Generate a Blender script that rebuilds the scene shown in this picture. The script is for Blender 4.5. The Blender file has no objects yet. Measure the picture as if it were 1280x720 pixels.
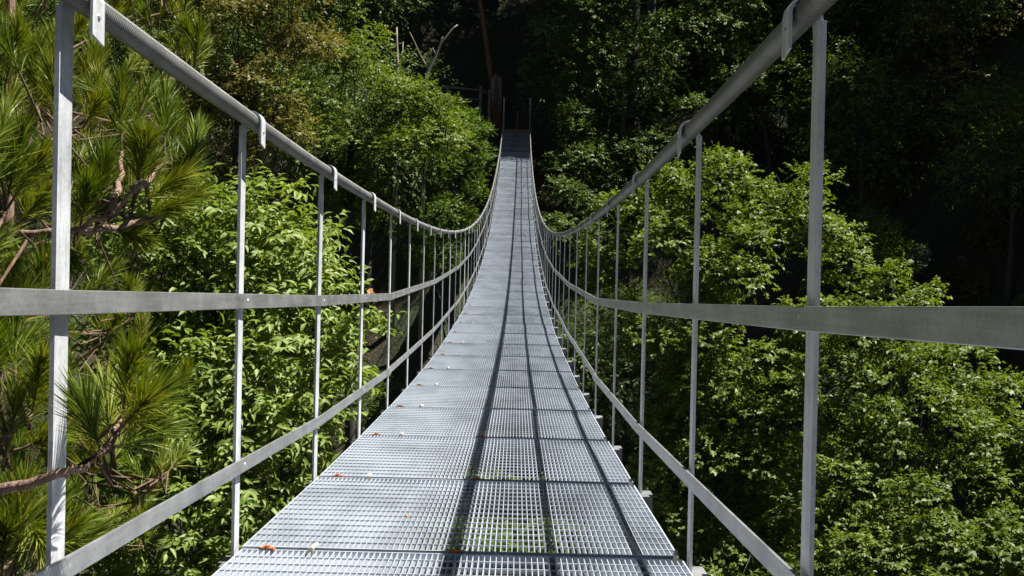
import bpy, math, random
import numpy as np
from mathutils import Matrix, Vector

# ------------------------------------------------------------------ camera, sky, sun, exposure
SC = bpy.context.scene
COL = SC.collection
PIT, ROL, YAW, FPX = 0.0068, 0.0223, -0.0036, 1306.0
cam_data = bpy.data.cameras.new('camera')
cam = bpy.data.objects.new('camera', cam_data)
COL.objects.link(cam)
cam.matrix_world = (Matrix.Rotation(-YAW, 4, 'Z') @ Matrix.Rotation(math.pi/2 - PIT, 4, 'X') @ Matrix.Rotation(ROL, 4, 'Z'))
cam_data.sensor_width = 36.0
cam_data.lens = 36.0*FPX/1280.0
cam_data.clip_start = 0.05
cam_data.clip_end = 2000
SC.camera = cam

SUN_EL = math.radians(62.0)
SUN_AZ = math.radians(0.0)          # from +X, turned towards +Y
sdir = Vector((math.cos(SUN_EL)*math.cos(SUN_AZ), math.cos(SUN_EL)*math.sin(SUN_AZ), math.sin(SUN_EL)))
world = bpy.data.worlds.new('World'); SC.world = world; world.use_nodes = True
wn = world.node_tree.nodes; wl = world.node_tree.links
wn.clear()
sky = wn.new('ShaderNodeTexSky'); sky.sky_type = 'NISHITA'; sky.sun_disc = False
sky.sun_elevation = SUN_EL; sky.sun_rotation = math.pi/2 - SUN_AZ
sky.altitude = 1500; sky.air_density = 0.5; sky.dust_density = 0.2; sky.ozone_density = 1.0
bg = wn.new('ShaderNodeBackground'); bg.inputs[1].default_value = 0.05
wo = wn.new('ShaderNodeOutputWorld')
wl.new(sky.outputs[0], bg.inputs[0]); wl.new(bg.outputs[0], wo.inputs[0])
sun_l = bpy.data.lights.new('sun', 'SUN'); sun_l.energy = 5.0; sun_l.angle = math.radians(0.5); sun_l.color = (1.0, 0.955, 0.88)
sun = bpy.data.objects.new('sun', sun_l); COL.objects.link(sun)
sun.rotation_euler = sdir.to_track_quat('Z', 'Y').to_euler(); sun.location = (40, 0, 60)
SC.view_settings.view_transform = 'Standard'; SC.view_settings.look = 'None'
SC.view_settings.exposure = 1.32; SC.view_settings.gamma = 1.0; SC.view_settings.use_curve_mapping = False
SC.cycles.max_bounces = 4; SC.cycles.diffuse_bounces = 2; SC.cycles.transmission_bounces = 2
SC.cycles.glossy_bounces = 2; SC.cycles.sample_clamp_indirect = 4.0

RNG = np.random.default_rng(11)
CM = np.array(cam.matrix_world.to_3x3())

def at(px, py, y):
    """world point at depth y (metres along the bridge) seen at photograph pixel px, py"""
    v = CM @ np.array([(px-640)/FPX, (360-py)/FPX, -1.0])
    return v*(y/v[1])

# ------------------------------------------------------------------ materials
def new_mat(name):
    m = bpy.data.materials.new(name); m.use_nodes = True
    nt = m.node_tree; b = nt.nodes['Principled BSDF']
    return m, nt, b

def N(nt, t, **kw):
    n = nt.nodes.new(t)
    for k, v in kw.items(): setattr(n, k, v)
    return n

def ramp(nt, stops, fac):
    r = N(nt, 'ShaderNodeValToRGB')
    el = r.color_ramp.elements
    while len(el) < len(stops): el.new(0.5)
    for e, (p, c) in zip(el, stops): e.position = p; e.color = (*c, 1)
    nt.links.new(fac, r.inputs[0]); return r

def noise(nt, scale, detail=4, rough=0.55, coord='Object', vec=None):
    n = N(nt, 'ShaderNodeTexNoise'); n.inputs['Scale'].default_value = scale
    n.inputs['Detail'].default_value = detail; n.inputs['Roughness'].default_value = rough
    if vec is None:
        tc = N(nt, 'ShaderNodeTexCoord'); vec = tc.outputs[coord]
    nt.links.new(vec, n.inputs['Vector']); return n

def bump(nt, b, h, strength, dist):
    bp = N(nt, 'ShaderNodeBump'); bp.inputs['Strength'].default_value = strength; bp.inputs['Distance'].default_value = dist
    nt.links.new(h, bp.inputs['Height']); nt.links.new(bp.outputs[0], b.inputs['Normal'])

def metal(name, lo, hi, scale=9, rough=0.5, metallic=0.25, streak=None, vary=0.0):
    m, nt, b = new_mat(name)
    geo = N(nt, 'ShaderNodeNewGeometry')
    n1 = noise(nt, scale, 6, 0.65, vec=geo.outputs['Position'])
    n2 = noise(nt, 160, 2, 0.5, vec=geo.outputs['Position'])
    mx = N(nt, 'ShaderNodeMath', operation='MULTIPLY_ADD'); mx.inputs[1].default_value = 0.35
    nt.links.new(n2.outputs[0], mx.inputs[0]); nt.links.new(n1.outputs[0], mx.inputs[2])
    fac = mx.outputs[0]
    if streak:      # drawn out stains and scuffs along the bar
        mp = N(nt, 'ShaderNodeMapping'); mp.inputs['Scale'].default_value = streak
        nt.links.new(geo.outputs['Position'], mp.inputs[0])
        n3 = noise(nt, 1.0, 7, 0.72, vec=mp.outputs[0])
        m3 = N(nt, 'ShaderNodeMath', operation='MULTIPLY_ADD'); m3.inputs[1].default_value = 0.9; m3.inputs[2].default_value = -0.45
        nt.links.new(n3.outputs[0], m3.inputs[0])
        ad = N(nt, 'ShaderNodeMath', operation='ADD'); nt.links.new(fac, ad.inputs[0]); nt.links.new(m3.outputs[0], ad.inputs[1]); fac = ad.outputs[0]
    if vary:
        oi = N(nt, 'ShaderNodeObjectInfo'); m4 = N(nt, 'ShaderNodeMath', operation='MULTIPLY_ADD'); m4.inputs[1].default_value = vary
        nt.links.new(oi.outputs['Random'], m4.inputs[0]); nt.links.new(fac, m4.inputs[2]); fac = m4.outputs[0]
    r = ramp(nt, [(0.45, lo), (0.85, hi)], fac)
    nt.links.new(r.outputs[0], b.inputs['Base Color'])
    b.inputs['Metallic'].default_value = metallic
    rr = N(nt, 'ShaderNodeMapRange'); rr.inputs[3].default_value = rough-0.1; rr.inputs[4].default_value = rough+0.14
    nt.links.new(n1.outputs[0], rr.inputs[0]); nt.links.new(rr.outputs[0], b.inputs['Roughness'])
    bump(nt, b, n1.outputs[0], 0.15, 0.002)
    return m

M = {}
M['zinc'] = metal('galvanised_steel', (0.34, 0.355, 0.38), (0.64, 0.655, 0.68), streak=(60, 60, 3.5), vary=0.12)
M['zinc_deck'] = metal('galvanised_grating', (0.33, 0.37, 0.425), (0.55, 0.60, 0.67), scale=3, rough=0.42, metallic=0.3, streak=(9, 2.2, 9), vary=0.2)
M['rail'] = metal('galvanised_rail', (0.27, 0.275, 0.28), (0.48, 0.485, 0.49), rough=0.36, metallic=0.65, streak=(50, 2.2, 75))
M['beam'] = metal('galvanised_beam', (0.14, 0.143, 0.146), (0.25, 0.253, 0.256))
M['rust'] = metal('rusty_steel', (0.22, 0.06, 0.02), (0.42, 0.14, 0.05), 40, 0.75, 0.1)
M['white_clip'] = metal('pale_zinc_clip', (0.42, 0.38, 0.31), (0.62, 0.57, 0.48), 30, 0.5, 0.1)
M['bolt'] = metal('bolt_steel', (0.3, 0.3, 0.3), (0.6, 0.6, 0.6), 60, 0.4, 0.4)

def cable_mat():
    m, nt, b = new_mat('wire_rope')
    uv = N(nt, 'ShaderNodeUVMap')
    w = N(nt, 'ShaderNodeTexWave', wave_type='BANDS', bands_direction='DIAGONAL')
    mp = N(nt, 'ShaderNodeMapping'); mp.inputs['Scale'].default_value = (95.0, 4.0, 0.0)
    nt.links.new(uv.outputs[0], mp.inputs[0]); nt.links.new(mp.outputs[0], w.inputs[0])
    w.inputs['Scale'].default_value = 1.0; w.inputs['Distortion'].default_value = 0.4
    geo = N(nt, 'ShaderNodeNewGeometry')
    n1 = noise(nt, 12, 5, 0.6, vec=geo.outputs['Position'])
    r = ramp(nt, [(0.3, (0.13, 0.13, 0.125)), (0.75, (0.23, 0.23, 0.22))], n1.outputs[0])
    nt.links.new(r.outputs[0], b.inputs['Base Color'])
    b.inputs['Roughness'].default_value = 0.5; b.inputs['Metallic'].default_value = 0.4
    bump(nt, b, w.outputs['Fac'], 0.6, 0.004)
    return m
M['cable'] = cable_mat()

def leaf_mat(name, dark, mid, light, trans=0.36, rough=0.5, spec=0.3):
    m, nt, b = new_mat(name)
    a = N(nt, 'ShaderNodeAttribute'); a.attribute_name = 'tint'
    oi = N(nt, 'ShaderNodeObjectInfo')
    ma = N(nt, 'ShaderNodeMath', operation='MULTIPLY_ADD'); ma.inputs[1].default_value = 0.16
    nt.links.new(oi.outputs['Random'], ma.inputs[0]); nt.links.new(a.outputs['Fac'], ma.inputs[2])
    r = ramp(nt, [(0.05, dark), (0.5, mid), (1.0, light)], ma.outputs[0])
    nt.links.new(r.outputs[0], b.inputs['Base Color'])
    b.inputs['Roughness'].default_value = rough
    b.inputs['Specular IOR Level'].default_value = spec
    tr = N(nt, 'ShaderNodeBsdfTranslucent')
    hs = N(nt, 'ShaderNodeHueSaturation'); hs.inputs['Hue'].default_value = 0.49; hs.inputs['Saturation'].default_value = 1.15; hs.inputs['Value'].default_value = 1.25
    nt.links.new(r.outputs[0], hs.inputs['Color']); nt.links.new(hs.outputs[0], tr.inputs[0])
    mx = N(nt, 'ShaderNodeMixShader'); mx.inputs[0].default_value = trans
    nt.links.new(b.outputs[0], mx.inputs[1]); nt.links.new(tr.outputs[0], mx.inputs[2])
    nt.links.new(mx.outputs[0], nt.nodes['Material Output'].inputs[0])
    return m
M['leaf_ash'] = leaf_mat('ash_leaf', (0.050, 0.092, 0.013), (0.115, 0.170, 0.025), (0.200, 0.245, 0.058))
M['leaf_shrub'] = leaf_mat('shrub_leaf', (0.085, 0.150, 0.022), (0.170, 0.245, 0.045), (0.260, 0.315, 0.085), trans=.36, spec=0.4)
M['leaf_dark'] = leaf_mat('dark_leaf', (0.036, 0.075, 0.014), (0.088, 0.142, 0.030), (0.175, 0.225, 0.080))  # darker green foliage colour of the beech and forest trees
M['leaf_gold'] = leaf_mat('turning_leaf', (0.065, 0.080, 0.014), (0.155, 0.152, 0.034), (0.250, 0.205, 0.062))
M['leaf_fine'] = leaf_mat('fine_leaf', (0.042, 0.088, 0.010), (0.085, 0.150, 0.016), (0.130, 0.200, 0.030))
M['needle'] = leaf_mat('pine_needle', (0.034, 0.074, 0.006), (0.112, 0.170, 0.012), (0.310, 0.290, 0.050), trans=0.25, rough=0.45)

def bark_mat(name, lo, hi, sc=14):
    m, nt, b = new_mat(name)
    geo = N(nt, 'ShaderNodeNewGeometry')
    mp = N(nt, 'ShaderNodeMapping'); mp.inputs['Scale'].default_value = (1, 1, 0.25)
    nt.links.new(geo.outputs['Position'], mp.inputs[0])
    n = noise(nt, sc, 6, 0.7, vec=mp.outputs[0])
    r = ramp(nt, [(0.35, lo), (0.7, hi)], n.outputs[0])
    nt.links.new(r.outputs[0], b.inputs['Base Color']); b.inputs['Roughness'].default_value = 0.85
    bump(nt, b, n.outputs[0], 0.7, 0.02)
    return m
M['bark'] = bark_mat('grey_bark', (0.022, 0.018, 0.014), (0.06, 0.05, 0.04))
M['pine_bark'] = bark_mat('pine_bark', (0.16, 0.09, 0.06), (0.40, 0.28, 0.21), 60)
M['twig_bark'] = bark_mat('pine_twig', (0.09, 0.055, 0.03), (0.22, 0.14, 0.085), 60)
M['red_bark'] = bark_mat('orange_bark', (0.10, 0.045, 0.02), (0.24, 0.105, 0.045))
M['dead_wood'] = bark_mat('bleached_wood', (0.18, 0.14, 0.10), (0.38, 0.32, 0.25))
M['fence_wood'] = bark_mat('fence_wood', (0.16, 0.11, 0.075), (0.32, 0.24, 0.17))
M['bud'] = bark_mat('orange_bud', (0.25, 0.09, 0.03), (0.45, 0.20, 0.07), 200)

def ground_mat():
    m, nt, b = new_mat('forest_floor')
    geo = N(nt, 'ShaderNodeNewGeometry')
    n1 = noise(nt, 0.35, 8, 0.6, vec=geo.outputs['Position'])
    n2 = noise(nt, 5.0, 6, 0.7, vec=geo.outputs['Position'])
    soil = ramp(nt, [(0.3, (0.026, 0.017, 0.010)), (0.55, (0.058, 0.038, 0.021)), (0.8, (0.085, 0.068, 0.028))], n2.outputs[0])
    moss = ramp(nt, [(0.3, (0.018, 0.026, 0.008)), (0.75, (0.045, 0.06, 0.018))], n2.outputs[0])
    mx = N(nt, 'ShaderNodeMix', data_type='RGBA')
    f = ramp(nt, [(0.42, (0, 0, 0)), (0.58, (1, 1, 1))], n1.outputs[0])
    nt.links.new(f.outputs[0], mx.inputs[0]); nt.links.new(soil.outputs[0], mx.inputs[6]); nt.links.new(moss.outputs[0], mx.inputs[7])
    nt.links.new(mx.outputs[2], b.inputs['Base Color']); b.inputs['Roughness'].default_value = 0.95
    bump(nt, b, n2.outputs[0], 1.0, 0.25)
    return m
M['ground'] = ground_mat()

def stone_mat(name, lo, hi):
    m, nt, b = new_mat(name)
    geo = N(nt, 'ShaderNodeNewGeometry')
    n1 = noise(nt, 2.2, 9, 0.68, vec=geo.outputs['Position'])
    r = ramp(nt, [(0.34, lo), (0.62, hi)], n1.outputs[0])
    nt.links.new(r.outputs[0], b.inputs['Base Color']); b.inputs['Roughness'].default_value = 0.9
    bump(nt, b, n1.outputs[0], 0.9, 0.2)
    return m
M['rock'] = stone_mat('limestone', (0.035, 0.027, 0.02), (0.19, 0.17, 0.15))
M['concrete'] = stone_mat('abutment_stone', (0.12, 0.10, 0.08), (0.30, 0.27, 0.23))

def plain(name, c, rough=0.7):
    m, nt, b = new_mat(name)
    n = noise(nt, 30, 4)
    r = ramp(nt, [(0.3, tuple(x*0.75 for x in c)), (0.7, tuple(min(1, x*1.15) for x in c))], n.outputs[0])
    nt.links.new(r.outputs[0], b.inputs['Base Color']); b.inputs['Roughness'].default_value = rough
    return m
M['rope'] = plain('orange_rope', (0.62, 0.13, 0.05))
M['dry_leaf'] = plain('dry_leaf', (0.45, 0.19, 0.06))
M['path'] = plain('trodden_earth', (0.30, 0.20, 0.12), 0.95)

# ------------------------------------------------------------------ mesh helpers
class MB:
    def __init__(s): s.v = []; s.f = []; s.uv = None
    def add(s, vs, fs):
        o = len(s.v); s.v += [tuple(map(float, v)) for v in vs]; s.f += [tuple(i+o for i in f) for f in fs]
    def box(s, x0, x1, y0, y1, z0, z1):
        s.add([(x0,y0,z0),(x1,y0,z0),(x1,y1,z0),(x0,y1,z0),(x0,y0,z1),(x1,y0,z1),(x1,y1,z1),(x0,y1,z1)],
              [(0,3,2,1),(4,5,6,7),(0,1,5,4),(1,2,6,5),(2,3,7,6),(3,0,4,7)])
    def tube(s, pts, rad, n=6, cap=True):
        pts = [np.array(p, float) for p in pts]
        if not hasattr(rad, '__len__'): rad = [rad]*len(pts)
        o = len(s.v); T0 = None
        for i, p in enumerate(pts):
            t = pts[min(i+1, len(pts)-1)] - pts[max(i-1, 0)]
            t = t/(np.linalg.norm(t)+1e-9)
            if T0 is None:
                a = np.cross(t, (0,0,1)) if abs(t[2]) < .9 else np.cross(t, (1,0,0))
            else: a = T0 - t*np.dot(T0, t)
            a = a/(np.linalg.norm(a)+1e-9); T0 = a; b = np.cross(t, a)
            for k in range(n):
                w = 2*math.pi*k/n
                s.v.append(tuple(p + rad[i]*(math.cos(w)*a + math.sin(w)*b)))
        for i in range(len(pts)-1):
            for k in range(n):
                k2 = (k+1) % n
                s.f.append((o+i*n+k, o+i*n+k2, o+(i+1)*n+k2, o+(i+1)*n+k))
        if cap:
            s.f.append(tuple(o+k for k in range(n))[::-1]); e = o+(len(pts)-1)*n
            s.f.append(tuple(e+k for k in range(n)))
    def ribbon(s, pts, t, h):
        """flat bar: thickness t along x, height h along z, through pts"""
        o = len(s.v)
        for p in pts:
            x, y, z = p
            s.v += [(x-t/2,y,z-h/2),(x+t/2,y,z-h/2),(x+t/2,y,z+h/2),(x-t/2,y,z+h/2)]
        for i in range(len(pts)-1):
            a = o+4*i; b = a+4
            for k in range(4):
                k2 = (k+1) % 4; s.f.append((a+k, a+k2, b+k2, b+k))
        s.f.append((o+3,o+2,o+1,o)); e = o+4*(len(pts)-1); s.f.append((e,e+1,e+2,e+3))
    def mesh(s, name, m, smooth=False):
        me = bpy.data.meshes.new(name); me.from_pydata(s.v, [], s.f)
        me.materials.append(M[m]); me.update()
        if smooth: me.polygons.foreach_set('use_smooth', [True]*len(me.polygons))
        return me
    def build(s, name, m, parent=None, smooth=False, bevel=0):
        return link(name, s.mesh(name, m, smooth), parent, bevel=bevel)

def link(name, me, parent=None, loc=(0,0,0), bevel=0):
    o = bpy.data.objects.new(name, me); COL.objects.link(o); o.location = loc
    if parent: o.parent = parent
    if bevel:
        md = o.modifiers.new('edge', 'BEVEL'); md.width = bevel; md.segments = 2; md.limit_method = 'ANGLE'
    return o

def empty(name, loc=(0,0,0), rz=0):
    o = bpy.data.objects.new(name, None); COL.objects.link(o); o.location = loc; o.rotation_euler = (0,0,rz)
    o.empty_display_size = 0.2
    return o

def tag(o, label=None, cat=None, group=None, kind=None):
    if label: o['label'] = label
    if cat: o['category'] = cat
    if group: o['group'] = group
    if kind: o['kind'] = kind
    return o

# ------------------------------------------------------------------ terrain
def sstep(a, b, x):
    t = np.clip((x-a)/(b-a), 0, 1); return t*t*(3-2*t)
def softplus(x, k=1.5): return np.log1p(np.exp(np.clip(x*k, -30, 30)))/k
_ph = np.random.default_rng(5).uniform(0, 6.28, (14, 3)); _dr = np.random.default_rng(6).uniform(0, 6.28, 14)
def bumps(x, y):
    z = 0
    for i in range(14):
        fr = 0.09*1.42**i; a = 1.0/1.42**i
        z = z + a*np.sin(x*math.cos(_dr[i])*fr*6 + y*math.sin(_dr[i])*fr*6 + _ph[i,0])
    return z
PY = [-60,-30,-9,-5.2,-4.2,0,5,10,17,24,30,36,40,43.2,44.6,47,50,56,64,84,120]
PZ = [14,5,0.2,-.32,-1.6,-3.2,-6.5,-10,-14,-14.5,-11,-5,0.5,4.6,6.15,6.5,9.5,18,29,54,84]
def height(x, y):
    x = np.asarray(x, float); y = np.asarray(y, float)
    z = np.interp(y, PY, PZ)
    flat = (1-sstep(1.3, 3.5, np.abs(x)))*(sstep(43.6, 44.8, y)*(1-sstep(47, 48.5, y)) + (1-sstep(-5.2, -4.6, y))*sstep(-12, -9, y))
    z = z + bumps(x, y)*0.75*(1-flat)
    wall = sstep(16, 27, y)*2.4*softplus(x-(12+0.10*(y-26)))
    wall = np.minimum(wall, 20+2*np.sin(y*.3)+0.3*(x-20))
    z = z + wall + sstep(14, 30, y)*0.5*softplus(-x-9) + 0.45*softplus(-x-8)*(1-sstep(14, 30, y))
    return z
gx = np.concatenate([np.arange(-150,-30,6), np.arange(-30,40,0.75), np.arange(40,151,6)])
gy = np.concatenate([np.arange(-60,0,3), np.arange(0,70,0.75), np.arange(70,181,6)])
X, Y = np.meshgrid(gx, gy); Z = height(X, Y)
nx, ny = len(gx), len(gy)
idx = np.arange(nx*ny).reshape(ny, nx)
g = MB(); g.v = [tuple(r) for r in np.stack([X.ravel(), Y.ravel(), Z.ravel()], 1).tolist()]
g.f = [tuple(q) for q in np.stack([idx[:-1,:-1], idx[:-1,1:], idx[1:,1:], idx[1:,:-1]], -1).reshape(-1,4).tolist()]
tag(g.build('gorge_hillside', 'ground', smooth=True), kind='structure')

# ------------------------------------------------------------------ the bridge
XL, XR, EL, ER = -0.664, 0.432, -0.651, 0.413
Z0, KQ, DM = -0.6826, 0.0044, 4.6445
def zd(y): return Z0 + KQ*(y-DM)**2
def hc(y): return 1.0306 - 0.0041*(y-DM) if y > DM else 1.0306 + 0.004*max(0, 3.2-y)
def yk(k): return 0.5331 + k
K0, K1 = -5, 44
bridge = empty('suspension_bridge', (0, -4.47, zd(-4.47)))
tag(bridge, 'long narrow suspension footbridge with galvanised steel grating deck and cable handrails', 'bridge')
BO = Vector(bridge.location)
def bpart(mb, name, m, **kw):
    mb.v = [tuple(np.array(v)-np.array(BO)) for v in mb.v]
    return mb.build(name, m, bridge, **kw)
def blink(name, me, loc, parent=None, bevel=0):
    return link(name, me, bridge if parent is None else parent, Vector(loc)-BO if parent is None else loc, bevel)

# grating panel, unit length along y
PW = ER-EL
pm = MB()
nb = 76; dep = 0.027; tb = 0.0016
for i in range(nb+1):
    x = EL + PW*i/nb
    t = tb if 0 < i < nb else 0.004
    pm.box(x-t/2, x+t/2, 0.012, 0.988, -dep, 0)
for j in range(16):
    y = 0.014 + 0.972*j/15
    t = 0.0027 if 0 < j < 15 else 0.005
    pm.box(EL+0.001, ER-0.001, y-t/2, y+t/2, -dep-0.001 if j in (0, 15) else -0.0034, 0.0010)
panel_me = pm.mesh('deck_panel', 'zinc_deck')
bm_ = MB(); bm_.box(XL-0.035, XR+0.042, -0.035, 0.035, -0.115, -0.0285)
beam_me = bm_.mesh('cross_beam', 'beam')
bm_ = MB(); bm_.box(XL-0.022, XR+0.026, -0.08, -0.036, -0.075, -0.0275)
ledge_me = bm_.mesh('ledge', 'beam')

def post_mesh(side):
    p = MB(); s = side   # -1 left, 1 right ; flat bar 44 x 11 standing on the beam
    p.box(-0.0035, 0.0035, -0.025, 0.025, -0.10, 1.018)
    return p.mesh('hanger_post', 'zinc')
def strap_mesh(s):
    p = MB(); pts = []; cx, r = -s*0.026, 0.0205
    # J strap: outer side of the cable, over the top, down the inner side
    pts.append((s*0.0005, 0.985))
    for a in np.linspace(0, math.pi, 9):
        pts.append((cx + s*r*math.cos(a)*1.05, 1.0306 + r*math.sin(a)*1.1))
    pts.append((cx - s*r*1.05, 0.978))
    t = 0.0042; w = 0.024
    vs = []; n = len(pts)
    for i, q in enumerate(pts):
        a = np.array(pts[max(i-1,0)]); b = np.array(pts[min(i+1,n-1)]); d = b-a; d /= np.linalg.norm(d); nn = np.array((-d[1], d[0]))
        q = np.array(q)
        sk = 0.008 if i == n-1 else 0
        for yy in (-w, w):
            for e in (-t/2, t/2):
                u = q+nn*e; vs.append((u[0], yy, u[1]-(sk if yy > 0 else 0)))
    fs = []
    for i in range(n-1):
        a = 4*i; b = a+4
        fs += [(a,a+1,b+1,b),(a+2,b+2,b+3,a+3),(a,b,b+2,a+2),(a+1,a+3,b+3,b+1)]
    fs += [(0,2,3,1),(4*n-4,4*n-3,4*n-1,4*n-2)]
    p.add(vs, fs)
    return p.mesh('cable_strap', 'zinc')
def disc_mesh(name, r, d, m, n=6):
    b = MB(); b.tube([(0,0,0),(d*.7,0,0),(d,0,0)], [r, r, r*.7], n); return b.mesh(name, m)
bolt_me = disc_mesh('bolt', 0.0062, 0.008, 'bolt')
post_me = {s: post_mesh(s) for s in (-1, 1)}; strap_me = {s: strap_mesh(s) for s in (-1, 1)}

MIDZ = {-5: .165, 1: -.045, 5: -.097}
def chord(h, nodes):
    ys = [yk(k) for k in nodes]; zs = [zd(yk(k)) + h(k) for k in nodes]
    return lambda y: float(np.interp(y, ys, zs))
nodes = [-5, -1, 1, 3, 5, 8, 11, 14, 17, 20, 23, 26, 29, 32, 35, 38, 41, 44]
midz = chord(lambda k: {5: .582, -1: .57, 1: .594}.get(k, .596), nodes)
lowz = chord(lambda k: 0.190 if k in (3, 5) else 0.203, nodes)
random.seed(3)
for k in range(K0, K1+1):
    y = yk(k); z = zd(y)
    sl = math.atan(2*KQ*(y-DM))
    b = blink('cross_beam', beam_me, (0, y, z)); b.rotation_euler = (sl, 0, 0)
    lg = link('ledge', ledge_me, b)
    for s, px in ((-1, XL), (1, XR)):
        xi = px + s*0.0045
        p = blink('hanger_post', post_me[s], (xi, y, z))
        dz = hc(y)-1.0306
        p.scale = (1, 1, 1 + dz/1.03)
        p.rotation_euler = (random.uniform(-.004, .004), random.uniform(-.003, .003), random.uniform(-.05, .05))
        if 0 <= k <= 26:
            st = link('cable_strap', strap_me[s], p)
            if k <= 6:
                bo = link('bolt', bolt_me, p); bo.location = (-s*0.0495, 0, 1.008); bo.scale = (.35, .8, .8); bo.rotation_euler = (0, 0, 0 if s < 0 else math.pi)
                for zz in (midz(y), lowz(y)):
                    bo = link('bolt', bolt_me, p); bo.location = (-s*0.0125, 0.004, zz-z); bo.rotation_euler = (random.uniform(0, 1), 0, 0 if s < 0 else math.pi)
    if k < K1:
        y2 = yk(k+1); z2 = zd(y2)
        L = math.hypot(y2-y, z2-z)
        d = blink('deck_panel', panel_me, (random.uniform(-.003, .003), y, z + random.uniform(-.0012, .0012)))
        d.rotation_euler = (math.atan2(z2-z, y2-y), random.uniform(-.0015, .0015), random.uniform(-.001, .001)); d.scale = (1, L, 1)

# rails in six-metre bars, lapped at the posts
splits = [-5, -1, 5, 11, 17, 23, 29, 35, 41, 44]
for s, px in ((-1, XL), (1, XR)):
    for nm, fz, hh in (('middle_rail', midz, 0.036), ('lower_rail', lowz, 0.034)):
        for a, b in zip(splits[:-1], splits[1:]):
            lap = 0.0 if a == splits[0] else -0.10
            ys = [yk(a)+lap] + [yk(k)+f for k in range(a, b) for f in ((0.0, 0.5) if lap == 0 or k > a else (0.02, .5))][0:] + [yk(b)]
            ys = sorted(set(ys))
            off = -s*(0.0045 + (0.0075 if (splits.index(a) % 2) else 0))
            m = MB(); m.ribbon([(px + off + 0.0012*math.sin(yy*2.1), yy, fz(yy)) for yy in ys], 0.0065, hh)
            bpart(m, nm, 'rail', bevel=0.0012)
    # main cable
    m = MB(); ys = np.concatenate([np.arange(yk(-5), 8, 0.125), np.arange(8, 45.6, 0.5)])
    cx = px - s*0.0195
    pts = [(cx, yy, zd(yy) + hc(yy)) for yy in ys]
    nseg = 14
    m.tube(pts, 0.0185, nseg)
    o = bpart(m, 'main_cable', 'cable', smooth=True)
    uvl = o.data.uv_layers.new(name='UVMap')
    vi = np.empty(len(o.data.loops), int); o.data.loops.foreach_get('vertex_index', vi)
    lens = np.concatenate([[0], np.cumsum(np.linalg.norm(np.diff(np.array(pts), axis=0), axis=1))])
    u = lens[vi//nseg]; v = (vi % nseg)/nseg
    uvl.data.foreach_set('uv', np.stack([u, v], 1).astype(np.float32).ravel())

# deck clips along the seams
cm = MB()
cm.box(-0.017, 0.017, -0.008, 0.008, 0.001, 0.0045); cm.box(-0.0185, -0.0165, -0.008, 0.008, -0.02, 0.003); cm.box(0.0165, 0.0185, -0.008, 0.008, -0.02, 0.003)
cm.tube([(0,0,0.003),(0,0,0.009)], 0.0075, 8)
saddle_me = cm.mesh('deck_clip', 'rust')
cm = MB(); cm.tube([(0,-0.012,0.005),(0.004,0.022,0.009)], [0.0062, 0.0052], 8); cm.box(-0.0065, 0.0065, -0.016, -0.012, -0.02, 0.009)
tube_me = cm.mesh('deck_clip', 'white_clip')
for k in range(-2, 15):
    y = yk(k); z = zd(y)
    for x, me in ((-0.592+random.uniform(-.01,.01), saddle_me), (-0.478+random.uniform(-.008,.008), tube_me), (-0.115+random.uniform(-.02,.02), saddle_me), (ER-0.012, tube_me)):
        if x == ER-0.012 and k > 6: continue
        if me is saddle_me and x > -.3 and k > 4: continue
        o = blink('deck_clip', me, (x, y+random.uniform(-.012, .004), z+0.001)); o.rotation_euler = (0, 0, random.uniform(-.2, .2))
# anchor posts and sills at the far landing
for s, px in ((-1, XL-0.02), (1, XR+0.02)):
    m = MB(); yy = 45.35; m.tube([(px, yy, zd(yy)-0.7), (px, yy, zd(yy)+1.28)], 0.032, 8); m.tube([(px, yy, zd(yy)+1.282), (px, yy, zd(yy)+1.33)], 0.040, 8)
    bpart(m, 'anchor_post', 'white_clip', smooth=False)
m = MB(); m.box(XL-0.1, XR+0.1, yk(44)+0.05, yk(44)+0.45, 5.2, zd(yk(44))-0.02)
bpart(m, 'landing_sill', 'concrete', bevel=0.02)
m = MB(); m.box(XL-0.3, XR+0.3, -5.6, -4.55, -2.4, zd(-4.5)-0.13)
bpart(m, 'landing_sill', 'concrete', bevel=0.02)

# ------------------------------------------------------------------ foliage machinery
def nrm(a): return a/(np.linalg.norm(a, axis=-1, keepdims=True)+1e-9)
TPL = {
 'rhomb': (np.array([(0,0,0),(.5,.42,.10),(0,1,-.10),(-.5,.42,.10)], float), [(0,1,2,3)]),
 'ovate': (np.array([(0,0,0),(.46,.26,.07),(.36,.66,.02),(0,1,-.16),(-.36,.66,.02),(-.46,.26,.07),(0,.45,0)], float),
           [(0,1,2,6),(6,2,3),(0,6,4,5),(6,3,4)]),
 'lance': (np.array([(0,0,0),(.5,.32,.10),(.40,.62,.04),(0,1,-.22),(-.40,.62,.04),(-.5,.32,.10),(0,.33,0),(0,.64,-.06)], float),
           [(0,1,6),(6,1,2,7),(7,2,3),(0,6,5),(6,7,4,5),(7,3,4)]),
}
def leaves_mesh(name, mat, P, D, Nn, L, W, tint, tpl):
    """P base, D direction, Nn blade normal, L length, W width ratio"""
    V, F = TPL[tpl]
    n = len(P); D = nrm(D); S = nrm(np.cross(D, Nn)); U = np.cross(S, D)
    k = len(V)
    co = (P[:,None,:] + (V[None,:,0]*(L*W)[:,None])[...,None]*S[:,None,:] + (V[None,:,1]*L[:,None])[...,None]*D[:,None,:]
          + (V[None,:,2]*L[:,None])[...,None]*U[:,None,:]).reshape(-1,3)
    return raw_mesh(name, mat, co, F, k, n, np.repeat(tint, k))

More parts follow.
